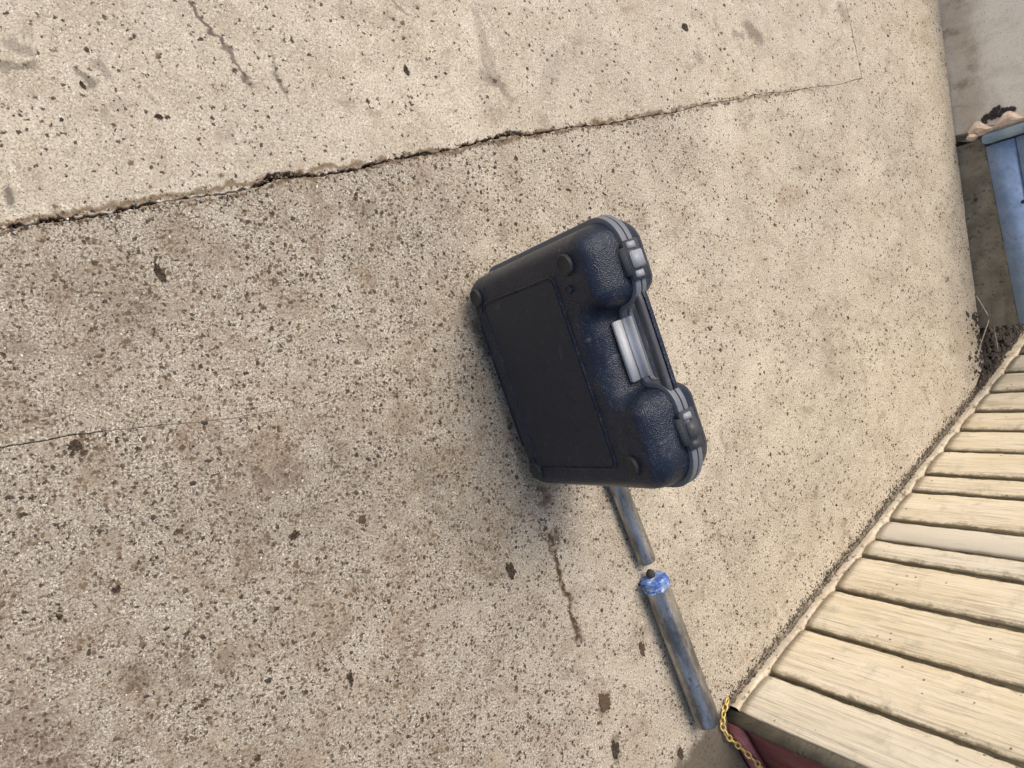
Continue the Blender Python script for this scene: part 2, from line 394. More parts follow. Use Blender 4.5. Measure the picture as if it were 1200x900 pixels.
# the crack: upper lip and lower lip
up, lo = [], []
Ltot = (CR1 - CR0).length
s = -.62; i = 0
bumps = [(.395, .013, .026, 1), (.43, .006, .02, 1), (.88, .009, .022, 1), (.85, .004, .012, 1)]      # chipped places: along, height, width
while s < Ltot:
    p = CR0 + CRD * s
    wav = .0035 * math.sin(s * 9) + .002 * math.sin(s * 31 + 1) - .010 * math.exp(-((s - .2) / .25) ** 2)
    fade = max(.42, min(1, (1.75 - s) / 1.0)) if s > .6 else 1
    gap = (.0034 + .0045 * (.5 + jit(i, 1))) * fade
    chip = sum(h * math.exp(-((s - c) / w) ** 2) for c, h, w, _ in bumps)
    ragg = .0034 * fade
    up.append(p + CRN * (wav + gap * .5 + chip + ragg * jit(i, 2) * 2))
    lo.append(p + CRN * (wav - gap * .5 + chip * .35 + ragg * jit(i, 3)))
    s += .0065; i += 1
corner = CR1 + Vector((.004, .0)); up.append(CR1 + CRN * .0012 - CRD * .0018); lo.append(CR1 - CRN * .0016 + CRD * .003)
jd = Vector((1.764, 1.162)) - CR1; jd.normalize()
far = CR1 + jd * 3.2
upper = [tuple(p) for p in up] + [tuple(far + CRD * -.0022), (-3.2, far.y)]
upper.append((-3.2, up[0].y))
slab("concrete_slab", upper, M['slab2'], .0008)
# lower slab, with the shallow second crack cut into it and its edges along wall and siding
WA = Vector((2.212, 1.294)); WB = Vector((2.372, .314)); WD = (WA - WB).normalized()
SA = Vector((1.300, -.641)); SDIR = Vector((.82219859, .56920074)); SN = Vector((-SDIR.y, SDIR.x))
lower = [tuple(p) for p in lo] + [tuple(CR1 + CRD * .0034)]
lower += [tuple(far + CRD * .0026)]
wall_pt = lambda k: WB + WD * k
lower.append((wall_pt(3.8).x, far.y))
k = 3.6
i = 0
while k > -.12:
    p = wall_pt(k) - Vector((.001, 0)) + Vector((-1, 0)) * (.004 * (jit(i, 5) + .5) if k < .62 else 0); lower.append(tuple(p)); k -= .03 if k < .9 else .3; i += 1
k = 1.245
i = 0
while k > .0:
    lower.append(tuple(SA + SDIR * k + SN * (.010 + .006 * (jit(i, 6) + .5) + .004 * math.sin(k * 17)))); k -= .02; i += 1
lower += [tuple(SA + SDIR * -.03 + SN * .01), (1.285, -.665), (1.30, -.72), (1.42, -.90), (2.6, -3.2), (-3.2, -3.2)]
# slit of the second crack enters from the left border
j0 = Vector((-3.2, -.12)); ja = Vector((-.102, -.030)); jb = Vector((.60, .078))
slit_lo, slit_up = [], []
for q in range(60):
    f = q / 59; p = ja + (jb - ja) * f
    w = (.0016 if f < .18 else .0012) * (1 - f) ** .5 + .0002; wob = Vector((0, .0020 * jit(q, 8) + .004 * math.sin(f * 11)))
    if f > .25 and jit(q, 9) > .25: w *= .45
    slit_lo.append(tuple(p + wob - Vector((0, w)))); slit_up.append(tuple(p + wob + Vector((0, w))))
lower += [(-3.2, -.124)] + slit_lo + slit_up[::-1] + [(-3.2, -.118), (-3.2, lo[0].y)]
slab("concrete_slab", lower, M['slab'], 0)

# ------------------------------------------------------------------ low rendered wall beyond the slab
wa = math.atan2(WD.y, WD.x)
def wall_local(o): o.location = (WB.x, WB.y, 0); o.rotation_euler = (0, 0, wa)    # local x along the wall, -y behind it
bm = box_bm(.575, 4.6, -.22, 0, -.05, .26, .006)
# rough the edge next to the hatch
bmesh.ops.subdivide_edges(bm, edges=[e for e in bm.edges if e.calc_length() > .3], cuts=60, use_grid_fill=True)
for v in bm.verts:
    if v.co.x < .72: v.co.x += .010 * math.sin(v.co.z * 90) + .006 * math.sin(v.co.z * 210 + 1)
    v.co.y += .0015 * math.sin(v.co.x * 37) * math.sin(v.co.z * 23)
wall = from_bm("low_wall", bm, M['render']); wall_local(wall); wn_mod(wall)
tag(wall, "low whitewashed rendered wall running along the far edge of the concrete", "wall")

# ------------------------------------------------------------------ blue hatch on its grey plinth
h = thing("blue_hatch", (WB.x, WB.y, 0), wa, "blue painted wooden hatch above a weathered grey base board", "hatch")
bm = bmesh.new()
# grey base board, sloping top: hatch sits 4-9 cm up
vv = [(-.012, .110), (.20, .0981), (.40, .0855), (.545, .0764)]
prof = []
for x, zt in vv:
    prof.append([bm.verts.new((x, .0, -.03)), bm.verts.new((x, 0.002, zt)), bm.verts.new((x, -.06, zt)), bm.verts.new((x, -.06, -.03))])
for a, b in zip(prof, prof[1:]):
    for q in range(4): bm.faces.new((a[q], a[(q + 1) % 4], b[(q + 1) % 4], b[q]))
bm.faces.new(prof[0]); bm.faces.new(prof[-1][::-1])
bmesh.ops.subdivide_edges(bm, edges=bm.edges[:], cuts=3, use_grid_fill=True)
for v in bm.verts: v.co.y += .002 * math.sin(v.co.x * 60 + v.co.z * 50)
from_bm("base_board", bm, M['grey'], h, smooth=False)
def zt(x): return .110 - (.0335 / .557) * (x + .012)
hz = .0
for q in range(6):
    bm = bmesh.new(); x0, x1 = -.012, .520
    a0, a1 = zt(x0) + .002 + q * .075, zt(x1) + .002 + q * .083
    b0, b1 = a0 + .0715, a1 + .0795
    dy = .001 * jit(q, 4)
    P8 = [(x0, .006 + dy, a0), (x1, .006 + dy, a1), (x1, .006 + dy, b1), (x0, .006 + dy, b0)]
    f = [bm.verts.new(p) for p in P8]; bk = [bm.verts.new((p[0], -.016, p[2])) for p in P8]
    bm.faces.new(f); bm.faces.new(bk[::-1])
    for z in range(4): bm.faces.new((f[z], bk[z], bk[(z + 1) % 4], f[(z + 1) % 4]))
    bmesh.ops.bevel(bm, geom=bm.edges[:], offset=.0025, segments=2, affect='EDGES')
    pl = from_bm("board", bm, M['blue'], h)
    pl["label"] = "blue painted board"
# frame post at the end beside the wall, and its lip
from_bm("frame_post", box_bm(.526, .552, -.05, .020, zt(.53) + .002, .60, .004), M['bluelt'], h)
for x, z in ((.335, .165), (.20, .30), (.44, .40)):
    b = bmesh.new(); bmesh.ops.create_uvsphere(b, u_segments=12, v_segments=8, radius=.0055)
    for v in b.verts: v.co = Vector((v.co.x + x, v.co.y * .4 + .0065, v.co.z * 1.5 + z))
    from_bm("nail_hole", b, M['cap'], h)  # dark discs stand in for the shaded nail holes
bmn = bmesh.new(); bmesh.ops.create_uvsphere(bmn, u_segments=12, v_segments=8, radius=.006)
for v in bmn.verts: v.co = Vector((v.co.x + .375, v.co.y * .4 + .003, v.co.z + .035))
from_bm("knot", bmn, M['cap'], h)
from_bm("back_panel", box_bm(-.012, .55, -.058, -.020, .10, .58, .002), M['grey'], h)

# crumbling mortar between hatch and wall
bm = bmesh.new(); bmesh.ops.create_grid(bm, x_segments=8, y_segments=60, size=.5)
for v in bm.verts:
    fx, fz = v.co.x + .5, v.co.y + .5
    v.co = Vector((.556 + fx * .030 * (1 + .5 * math.sin(fz * 30)), .004 + .014 * math.sin(fx * math.pi) + .005 * jit(int(fz * 60) + int(fx * 8) * 13, 3), .045 + fz * .40))
ex = bmesh.ops.extrude_face_region(bm, geom=bm.faces[:])
for v in ex['geom']:
    if isinstance(v, bmesh.types.BMVert): v.co.y = -.05
mo = from_bm("mortar_strip", bm, M['plaster'], None, smooth=False); wall_local(mo)
tag(mo, "crumbling peach coloured mortar beside the blue hatch frame", "mortar")
# pale chip of render lying on the base board corner
bm = bmesh.new(); bmesh.ops.create_icosphere(bm, subdivisions=2, radius=.5)
for q, v in enumerate(bm.verts): v.co = Vector((v.co.x * .034, v.co.y * .016, v.co.z * .030)) * (1 + .35 * jit(q, 2))
mc = from_bm("render_chip", bm, M['plaster'], None, Vector((WB.x, WB.y, 0)) + Vector((*(WD * .555), .052)) + Vector((-.012, 0, 0)), smooth=False)
tag(mc, "small pale chip of render at the corner of the grey base board", "rubble")

bm = bmesh.new()
for q in range(46):
    b2 = bmesh.new(); bmesh.ops.create_icosphere(b2, subdivisions=1, radius=.0065 + .006 * jit(q, 1))
    f_ = (q % 23) / 22
    for k_, v in enumerate(b2.verts): v.co = Vector((v.co.x, v.co.y * .5, v.co.z)) * (1 + .8 * jit(k_ + q * 31, 2)) + Vector((.588 + .030 * (.5 + jit(q, 3)) * (1 - abs(2 * f_ - 1)) + .012 * f_, .002, .075 + .085 * f_ + .01 * jit(q, 5)))
    me = bpy.data.meshes.new("t"); b2.to_mesh(me); b2.free(); bm.from_mesh(me); bpy.data.meshes.remove(me)
mo = from_bm("moss_clump", bm, M['g_dark'], None, smooth=False); wall_local(mo); mo["kind"] = "stuff"; mo["label"] = "black matted dirt clinging to the low wall above the blue hatch"; mo["category"] = "moss"
# ------------------------------------------------------------------ cream boarded wall
sa = math.atan2(SDIR.y, SDIR.x)
sd = thing("boarded_wall", (SA.x, SA.y, 0), sa, "cream painted wall of upright weathered boards with dirty joints", "wall")
joints = [.0, .120, .272, .413, .542, .612, .690, .816, .893, 1.005, 1.108, 1.206, 1.31, 1.42, 1.53, 1.64, 1.75, 1.86]
HS = 1.05
for q in range(len(joints) - 1):
    x0, x1 = joints[q], joints[q + 1]; w = x1 - x0; xc = (x0 + x1) / 2
    g = .0042; prof = []
    a, b = -w / 2 + g, w / 2 - g
    if q == 0: a = -w / 2
    pts = [(a, -.0135, 1), (a + .0006, -.0032, 1), (a + .002, -.0012, .85), (a + .006, .0010, .55), (a + .019, .0038, .30), (0, .0062, 0),
           (b - .017, .0038, .24), (b - .0055, .0009, .50), (b - .002, -.0012, .8), (b - .0006, -.0034, 1), (b, -.0135, 1)]
    if q == 0: pts[0:4] = [(a, -.014, 0), (a, -.0016, 0), (a + .0016, 0, 0), (a + .006, .0008, 0)]
    bm = bmesh.new(); ed = bm.verts.layers.float.new("edge"); rows = []
    nz = 52
    for r in range(nz + 1):
        z = .018 + (HS - .018) * r / nz
        row = []
        for c_, (x, y, e) in enumerate(pts):
            wx = (.0005 * math.sin(z * 41 + q * 3 + c_ // 6 * 2) + .0026 * jit(r + q * 77, c_ // 6)) * (1 if e > .3 else 0)
            yy = y + .0012 * math.sin(z * 7 + q) + (.0024 * jit(q, 3))
            if q == 0: yy = y; 
            if q == 0 and c_ < 6: wx = .0012 * jit(r, 6)
            v = bm.verts.new((x + wx, yy, z)); v[ed] = e; row.append(v)
        rows.append(row)
    for A_, B_ in zip(rows, rows[1:]):
        for c_ in range(len(pts) - 1): bm.faces.new((A_[c_], A_[c_ + 1], B_[c_ + 1], B_[c_]))
    bm.faces.new(rows[0]); bm.faces.new(rows[-1][::-1])
    worn = joints[q] == .612
    o = from_bm("board", bm, M['worn'] if worn else M['cream'], sd, (xc, 0, 0))
    if worn: o["label"] = "greyer board with most of its cream paint weathered away"
from_bm("backing", box_bm(.012, 1.86, -.075, -.0060, -.03, HS - .01, .003), M['grime'], sd)
bm = bmesh.new(); rows = []
for r in range(370):
    x = r * .005; j = .0022 * jit(r, 5) + .002 * math.sin(x * 23)
    top = .013 + .0040 * jit(r, 9)
    rows.append([bm.verts.new((x, .0065 + j, -.03)), bm.verts.new((x, .0075 + j, top - .005)), bm.verts.new((x, .0045 + j, top)), bm.verts.new((x, -.012, top + .002))])
for A_, B_ in zip(rows, rows[1:]):
    for c_ in range(3): bm.faces.new((A_[c_], A_[c_ + 1], B_[c_ + 1], B_[c_]))
from_bm("base_strip", bm, M['cream2'], sd)
from_bm("corner_trim", box_bm(.0015, .011, -.075, -.0145, -.03, HS, .002), M['grey'], sd)
from_bm("cap_rail", box_bm(-.01, 1.87, -.085, .012, HS + .001, HS + .035, .004), M['base'], sd)

# dark red board closing the end of the wall
from_red = thing("red_board", (SA.x, SA.y, 0), sa, "faded dark red board closing the near end of the cream wall", "board")
bm = box_bm(-.022, -.0015, -.62, -.016, -.03, .98, .003)
from_bm("panel", bm, M['red'], from_red)
from_bm("foot_rail", box_bm(-.040, -.0225, -.62, -.012, -.03, .040, .005), M['red'], from_red)
from_bm("edge_batten", box_bm(-.030, -.002, -.0150, -.0005, -.02, .97, .002), M['grey'], from_red)

# ------------------------------------------------------------------ yellow chain
ch = thing("yellow_chain", (1.27, -.66, 0), 0, "thin yellow chain lying round the foot of the dark red board", "chain")
def redpt(s, z, off=.046):   # along the red board
    p = SA - SN * s - SDIR * off; return Vector((p.x, p.y, z))
path = [Vector((1.279, -.606, .006)), Vector((1.262, -.640, .006)), Vector((1.256, -.668, .007)), Vector((1.264, -.690, .012)),
        redpt(.060, .020, .048), redpt(.10, .045, .044), redpt(.15, .052, .040), redpt(.20, .062, .034), redpt(.28, .072, .030), redpt(.36, .075, .030)]
fine = []
for a, b in zip(path, path[1:]):
    for q in range(24): fine.append(a.lerp(b, q / 24))
fine.append(path[-1])
lb = bmesh.new(); R1, R2, r0 = .0086, .0056, .0020
ring = []
for q in range(14):
    an = q * 2 * math.pi / 14; cx, cy = R1 * math.cos(an), R2 * math.sin(an)
    dx, dy = math.cos(an), math.sin(an)
    ring.append([lb.verts.new((cx + dx * r0 * math.cos(k * math.pi * 2 / 6), cy + dy * r0 * math.cos(k * math.pi * 2 / 6), r0 * math.sin(k * math.pi * 2 / 6))) for k in range(6)])
for q in range(14):
    A_, B_ = ring[q], ring[(q + 1) % 14]
    for k in range(6): lb.faces.new((A_[k], A_[(k + 1) % 6], B_[(k + 1) % 6], B_[k]))
bmesh.ops.recalc_face_normals(lb, faces=lb.faces[:])
lme = bpy.data.meshes.new("link"); lb.to_mesh(lme); lb.free(); lme.materials.append(M['chain'])
for p in lme.polygons: p.use_smooth = True
acc = 0; prev = fine[0]; n = 0
for p in fine[1:]:
    acc += (p - prev).length
    if acc >= .0132:
        d = (p - prev).normalized(); acc = 0
        o = bpy.data.objects.new("link", lme); C.objects.link(o); o.parent = ch
        o.location = p - Vector(ch.location)
        o.rotation_mode = 'QUATERNION'
        o.rotation_quaternion = d.to_track_quat('X', 'Z') @ Matrix.Rotation(math.radians(90 * (n % 2) + 30 * jit(n, 2)), 4, 'X').to_quaternion()
        n += 1
    prev = p

# ------------------------------------------------------------------ two steel pipes
def pipe(name, a, b, r, label, taped):
    a = Vector(a); b = Vector(b); d = (b - a); L = d.length
    o = thing(name, a, 0, label, "pipe", "steel pipes lying on the concrete")
    o.rotation_mode = 'QUATERNION'; o.rotation_quaternion = d.to_track_quat('Z', 'Y')
    bm = bmesh.new(); n = 28
    prof = [(r * .84, .02), (r * .84, 0), (r * .93, -.001), (r, .002)] + [(r * (1 + .012 * jit(q, 3)), .002 + (L - .004) * q / 24) for q in range(1, 24)] + [(r, L - .002), (r * .93, L + .001), (r * .84, L), (r * .84, L - .06)]
    rings = [[bm.verts.new((rr * math.cos(k * 2 * math.pi / n), rr * math.sin(k * 2 * math.pi / n), z)) for k in range(n)] for rr, z in prof]
    for A_, B_ in zip(rings, rings[1:]):
        for k in range(n): bm.faces.new((A_[k], A_[(k + 1) % n], B_[(k + 1) % n], B_[k]))
    t = from_bm("tube", bm, M['galv'], o)
    for zz in (.019, L - .059):
        b2 = bmesh.new(); bmesh.ops.create_circle(b2, cap_ends=True, radius=r * .845, segments=n)
        for v in b2.verts: v.co.z = zz
        from_bm("end_plug", b2, M['cap'], o)
    if taped:
        bm = bmesh.new(); rings = []; n = 40
        for q in range(12):
            z = -.006 + q * .0021
            rr = r * (1.035 + .04 * math.sin(q * 1.9)) if 0 < q < 11 else r * (.90 if q == 0 else 1.03)
            rings.append([bm.verts.new(((rr + .0042 * jit(k + 40 * q, 3)) * math.cos(k * 2 * math.pi / n), (rr + .0042 * jit(k + 40 * q, 3)) * math.sin(k * 2 * math.pi / n), z + .002 * math.sin(k * 1.3 + q))) for k in range(n)])
        for A_, B_ in zip(rings, rings[1:]):
            for k in range(n): bm.faces.new((A_[k], A_[(k + 1) % n], B_[(k + 1) % n], B_[k]))
        bm.faces.new(rings[0])
        from_bm("tape_wrap", bm, M['tape'], o)
        bm = bmesh.new(); bmesh.ops.create_icosphere(bm, subdivisions=2, radius=r * .34)
        for q, v in enumerate(bm.verts): v.co = Vector((v.co.x + 0, v.co.y - r*.2, v.co.z * 1.2 - .014)) * 1 + Vector((.003 * jit(q, 1), .003 * jit(q, 2), 0))
        from_bm("torn_plug", bm, M['cap'], o)
    return o
pipe("steel_pipe", (1.034, -.282, .0200), (.872, .060, .0200), .0190, "thinner grey steel pipe running out from behind the case", False)
pipe("steel_pipe", (1.046, -.322, .0282), (1.192, -.640, .0282), .0272, "thicker galvanised pipe with blue and white tape round its end", True)

# ------------------------------------------------------------------ the case
A0 = Vector((.61674928, .26097181)); UU = Vector((.4085288, -.91274543)); WW = Vector((.91274543, .4085288))
HALF, HC, DF, DB = .213, .405, .070, .052
_r = Matrix.Rotation(math.radians(-3.2), 2)
org = A0 + UU * .1985 + WW * (DF - .024)
UU = _r @ UU; WW = _r @ WW
# local frame: x along the case, y = thickness (away from the camera is +y), z up
case = thing("tool_case", (org.x, org.y, 0), math.atan2(UU.y, UU.x), "black plastic tool case standing upright on its hinge side with handle on top", "case")
LEAN = math.radians(2.3)
case.rotation_euler = (0, -LEAN, math.atan2(UU.y, UU.x))


def fillet(corners, seg=9):
    out = []
    n = len(corners)
    for i in range(n):
        p0 = Vector(corners[i - 1][:2]); p = Vector(corners[i][:2]); p1 = Vector(corners[(i + 1) % n][:2]); r = corners[i][2]
        a = (p0 - p).normalized(); b = (p1 - p).normalized()
        ang = a.angle(b); t = r / math.tan(ang / 2)
        s0 = p + a * t; s1 = p + b * t
        c = p + (a + b).normalized() * (r / math.sin(ang / 2))
        v0 = s0 - c; v1 = s1 - c
        tot = v0.angle_signed(v1) if v0.length > 0 else 0
        for k in range(seg + 1):
            rot = Matrix.Rotation(-tot * k / seg, 2)
            out.append(c + rot @ v0)
    # resample
    res = []
    L = len(out)
    for i in range(L):
        a, b = out[i], out[(i + 1) % L]; d = (b - a).length
        m = max(1, int(d / .010))
        for k in range(m): res.append(a.lerp(b, k / m))
    return res
N0, N1, ND = -.080, .056, .053      # the notch for the handle
corners = [(-HALF, .0, .040), (HALF, .0, .040), (HALF, HC, .062), (N1 - .006, HC, .037), (N1 - .008, HC - ND, .013), (N0 + .006, HC - ND, .013), (N0, HC, .037), (-HALF, HC, .050)]
OUT = fillet(corners)
case.location = (org.x, org.y, .0046 - min(p.y * math.cos(LEAN) + p.x * math.sin(LEAN) for p in OUT))
def normals(poly):
    n = len(poly); res = []
    for i in range(n):
        a, b, c = poly[i - 1], poly[i], poly[(i + 1) % n]
        d = ((b - a).normalized() + (c - b).normalized()).normalized()
        res.append(Vector((d.y, -d.x)))       # outward for a counter-clockwise outline
    return res
ON = normals(OUT)
def soft(p):
    g = math.exp(-((p.x + .012) / .034) ** 2) if p.y > HC - ND - .004 else 0
    return 1 + .6 * g
def shell(name, sgn, rings, mat, capdepth):
    bm = bmesh.new(); R = []
    for dep, ins in rings:
        row = []
        for p, nn in zip(OUT, ON):
            kk = soft(p) if ins > .004 else 1
            q = p - nn * (ins * (kk if ins > .012 else 1 + (kk - 1) * .6))
            row.append(bm.verts.new((q.x, sgn * dep, q.y)))
        R.append(row)
    n = len(OUT)
    for A_, B_ in zip(R, R[1:]):
        for k in range(n): bm.faces.new((A_[k], A_[(k + 1) % n], B_[(k + 1) % n], B_[k]))
    # flat cap with a regular inner grid so that it shades evenly
    ring = [Vector((v.co.x, v.co.z)) for v in R[-1]]; y = R[-1][0].co.y
    def inpoly(p):
        c = False
        for i in range(len(ring)):
            a, b = ring[i], ring[i - 1]
            if (a.y > p.y) != (b.y > p.y) and p.x < (b.x - a.x) * (p.y - a.y) / (b.y - a.y) + a.x: c = not c
        return c
    inner = [Vector((-.2 + .012 * i, .012 * j)) for i in range(36) for j in range(34)]
    inner = [p for p in inner if inpoly(p) and min((p - q).length for q in ring) > .007]
    r = delaunay_2d_cdt(ring + inner, [], [list(range(len(ring)))], 1, 1e-6)
    vm = [R[-1][o[0]] if o and o[0] < len(ring) else bm.verts.new((p.x, y, p.y)) for p, o in zip(r[0], r[3])]
    for f in r[2]:
        try: bm.faces.new([vm[k] for k in f])
        except ValueError: pass
    bm.faces.new(R[0][::-1])
    return from_bm(name, bm, mat, case)
front_rings = [(0.0012, .003), (.012, .0035), (.028, .0055), (.042, .0080), (.052, .0115), (.059, .0160), (.0645, .0205), (.0680, .0255), (.0695, .0295), (.0700, .0325)]
shell("front_shell", -1, front_rings, M['shell'], 0)
back_rings = [(0.0012, .003), (.010, .0035), (.020, .0055), (.031, .0090), (.039, .0140), (.0445, .0200), (.0480, .0260), (.0498, .030), (.05, .033)]
shell("back_shell", 1, back_rings, M['shell'], 0)
# flange bands either side of the seam
for sgn, nm in ((-1, "front_rim"), (1, "back_rim")):
    bm = bmesh.new(); R = []
    wd = .0115 if sgn < 0 else .0095
    for dep, outw in ((.0009, -.006), (.0009, .0030), (.0018, .0042), (wd - .001, .0042), (wd, .0030), (wd, -.006)):
        R.append([bm.verts.new((p.x + nn.x * outw, sgn * dep, p.y + nn.y * outw)) for p, nn in zip(OUT, ON)])
    n = len(OUT)
    for A_, B_ in zip(R, R[1:]):
        for k in range(n): bm.faces.new((A_[k], A_[(k + 1) % n], B_[(k + 1) % n], B_[k]))
    o = from_bm(nm, bm, M['rim'], case); wn_mod(o)
# large recessed looking label field on the face: smooth plate with a thin frame
def plate(x0, x1, z0, z1, r, y0, y1, bev):
    poly = fillet([(x0, z0, r), (x1, z0, r), (x1, z1, r), (x0, z1, r)], 5); nn = normals(poly); bm = bmesh.new(); R = []
    for y, i_ in ((y0, 0), (y1 + bev, 0), (y1, bev), (y1, bev * 3)):
        R.append([bm.verts.new((p.x - q.x * i_, y, p.y - q.y * i_)) for p, q in zip(poly, nn)])
    for A_, B_ in zip(R, R[1:]):
        for k in range(len(poly)): bm.faces.new((A_[k], A_[(k + 1) % len(poly)], B_[(k + 1) % len(poly)], B_[k]))
    bm.faces.new(R[-1]); return bm
o = from_bm("face_panel", plate(-.152, .158, .066, .294, .012, -.066, -.0716, .0008), M['panel'], case, smooth=False)
poly = fillet([(-.158, .060, .014), (.164, .060, .014), (.164, .300, .014), (-.158, .300, .014)], 5); nn = normals(poly)
bm = bmesh.new(); R = []
for y, i_ in ((-.0695, -.0005), (-.0722, .0008), (-.0724, .0020), (-.0722, .0032), (-.0695, .0045)):
    R.append([bm.verts.new((p.x - q.x * i_, y, p.y - q.y * i_)) for p, q in zip(poly, nn)])
for A_, B_ in zip(R, R[1:]):
    for k in range(len(poly)): bm.faces.new((A_[k], A_[(k + 1) % len(poly)], B_[(k + 1) % len(poly)], B_[k]))
from_bm("panel_frame", bm, M['shell'], case)
# moulded ribs across the band above and below the panel, small ring marks
for z in (.024, .034):
    from_bm("moulded_rib", box_bm(-.12, .12, -.0700, -.0655, z - .0010, z + .0010, .0006, 1), M['shell'], case)
# round feet
def disc(r, y0, y1, seg=28):
    bm = bmesh.new(); R = []
    for rr, y in ((r * 1.02, y0), (r, y1 + .0022), (r * .93, y1 + .0005), (r * .84, y1), (r * .80, y1 + .0009), (r * .2, y1 + .0009)):
        R.append([bm.verts.new((rr * math.cos(k * 2 * math.pi / seg), y, rr * math.sin(k * 2 * math.pi / seg))) for k in range(seg)])
    for A_, B_ in zip(R, R[1:]):
        for k in range(seg): bm.faces.new((A_[k], A_[(k + 1) % seg], B_[(k + 1) % seg], B_[k]))
    bm.faces.new(R[-1]); return bm
for x, z in ((-.170, .050), (-.164, .342), (.168, .048), (.156, .336)):
    from_bm("foot", disc(.0165, -.066, -.0765), M['foot'], case, (x, 0, z))
from_bm("screw_boss", disc(.0085, -.066, -.0728), M['shell'], case, (-.150, 0, .048))
for x, z in ((.150, .046), (-.128, .330)): from_bm("screw_boss", disc(.0065, -.066, -.0738), M['shell'], case, (x, 0, z))
# handle: two half bars over the notch
for sgn, nm in ((-1, "handle_half"), (1, "handle_half")):
    bm = bmesh.new(); secs = []
    for q in range(25):
        f = q / 24; x = -.112 + .202 * f
        e = min(1, min(f, 1 - f) / .16); zc = HC - .010 - .012 * (1 - math.sin(e * math.pi / 2))
        hw, hh = .0105, .0075
        cs = [(0.0008, -hh), (hw * .8, -hh), (hw, -hh * .7), (hw, hh * .5), (hw * .75, hh), (.0022, hh), (.0008, hh - .0015)]
        secs.append([bm.verts.new((x, sgn * a, zc + b)) for a, b in cs])
    for A_, B_ in zip(secs, secs[1:]):
        for k in range(7): bm.faces.new((A_[k], A_[(k + 1) % 7], B_[(k + 1) % 7], B_[k]))
    bm.faces.new(secs[0]); bm.faces.new(secs[-1][::-1])
    o = from_bm(nm, bm, M['latch'] if sgn < 0 else M['shell'], case); wn_mod(o)
# pale strips painting the sky's reflection on the handle notch floor, one on each half
for y0, y1 in ((-.0320, -.0175), (-.0140, .0040)):
    from_bm("notch_sheen_strip", box_bm(N0 + .020, N1 - .020, y0, y1, HC - ND - .004, HC - ND + .0062, .0012), M['strip'], case)
# latches
for x, op in ((-.138, 0), (.125, 1)):
    lt = from_bm("latch", box_bm(-.030, .030, -.016, .013, -.001, .0065, .0018), M['latch'], case, (x, 0, HC + .0035))
    from_bm("latch_clip", box_bm(-.0125, .0125, -.0130, .0105, .0062, .0105, .0015), M['clip'] if not op else M['latch'], lt)
    for s_ in (-1, 1):
        from_bm("hinge_lug", box_bm(s_ * .0215 - .005, s_ * .0215 + .005, -.0125, .0035, .0062, .0088, .001), M['clip'] if (s_ < 0 or not op) else M['latch'], lt)
    from_bm("latch_slot", box_bm(-.026, .026, -.0005, .0015, .0058, .0070, .0003, 1), M['cap'], lt)
    # tongue folded over the front half
    from_bm("latch_tongue", box_bm(-.021, .021, -.0195, -.0160, -.016, .0050, .0012), M['latch'], lt)
# hinge knuckles underneath at the base
for x in (-.13, .12):
    bm = tube_bm([(x - .022, 0, .002), (x + .022, 0, .002)], .0052, 12)
    from_bm("hinge", bm, M['shell'], case)

# ------------------------------------------------------------------ loose matter on the floor
def grit(name, n, sampler, mats, smin, smax, label, cat, zf=.25):
    P = np.array([sampler() for _ in range(n)])
    sz = smin + (smax - smin) * RNG.random(n) ** 3
    an = RNG.random(n) * math.pi * 2; el = .55 + .9 * RNG.random(n)
    base = np.array([(1, 0, 0), (.3, .9, 0), (-.8, .5, 0), (-.6, -.8, 0), (.5, -.8, 0), (.05, .05, .75), (0, 0, -.4)])
    F = [(0, 1, 5), (1, 2, 5), (2, 3, 5), (3, 4, 5), (4, 0, 5)]
    V = base[None] * (1 + .5 * (RNG.random((n, 7, 3)) - .5))
    V = V * np.stack([sz * el, sz / el, sz], 1)[:, None, :]
    c, s_ = np.cos(an)[:, None], np.sin(an)[:, None]
    x = V[..., 0] * c - V[..., 1] * s_; y = V[..., 0] * s_ + V[..., 1] * c
    V = np.stack([x + P[:, 0:1], y + P[:, 1:2], V[..., 2] + P[:, 2:3] + sz[:, None] * zf * .3], 2)
    me = bpy.data.meshes.new(name)
    faces = (np.array(F)[None] + (np.arange(n) * 7)[:, None, None]).reshape(-1, 3)
    me.vertices.add(n * 7); me.vertices.foreach_set("co", V.reshape(-1))
    me.loops.add(faces.size); me.loops.foreach_set("vertex_index", faces.reshape(-1).astype(np.int32))
    me.polygons.add(len(faces)); me.polygons.foreach_set("loop_start", np.arange(0, faces.size, 3, dtype=np.int32))
    for m_ in mats: me.materials.append(m_)
    mi = RNG.integers(0, len(mats), n); me.polygons.foreach_set("material_index", np.repeat(mi, len(F)).astype(np.int32))
    me.update(calc_edges=True); me.validate()
    o = bpy.data.objects.new(name, me); C.objects.link(o); o["kind"] = "stuff"; o["label"] = label; o["category"] = cat
    return o
def inside(x, y):
    if (Vector((x, y)) - SA).dot(SN) < .012: return False
    if (Vector((x, y)) - WB).dot(Vector((WD.y, -WD.x))) > -.002: return False
    return True
def samp_floor():
    while True:
        x = -.35 + 2.8 * random.random(); y = -1.0 + 2.5 * random.random()
        if not inside(x, y): continue
        above = (Vector((x, y)) - CR0).dot(CRN) > 0 and x < 1.8
        w = max(.18, 1 - x / 1.7) * (.30 if above else 1)
        if random.random() < w: return (x, y, .0012 if above else .0002)
mats = [M['g_dark'], M['g_dark'], M['g_brown'], M['g_brown'], M['g_pale']]
grit("floor_grit", 17000, samp_floor, mats, .0005, .0021, "fine dark and brown grit scattered over the concrete", "grit")
def samp_big():
    x, y, z = samp_floor(); return (x, y, z)
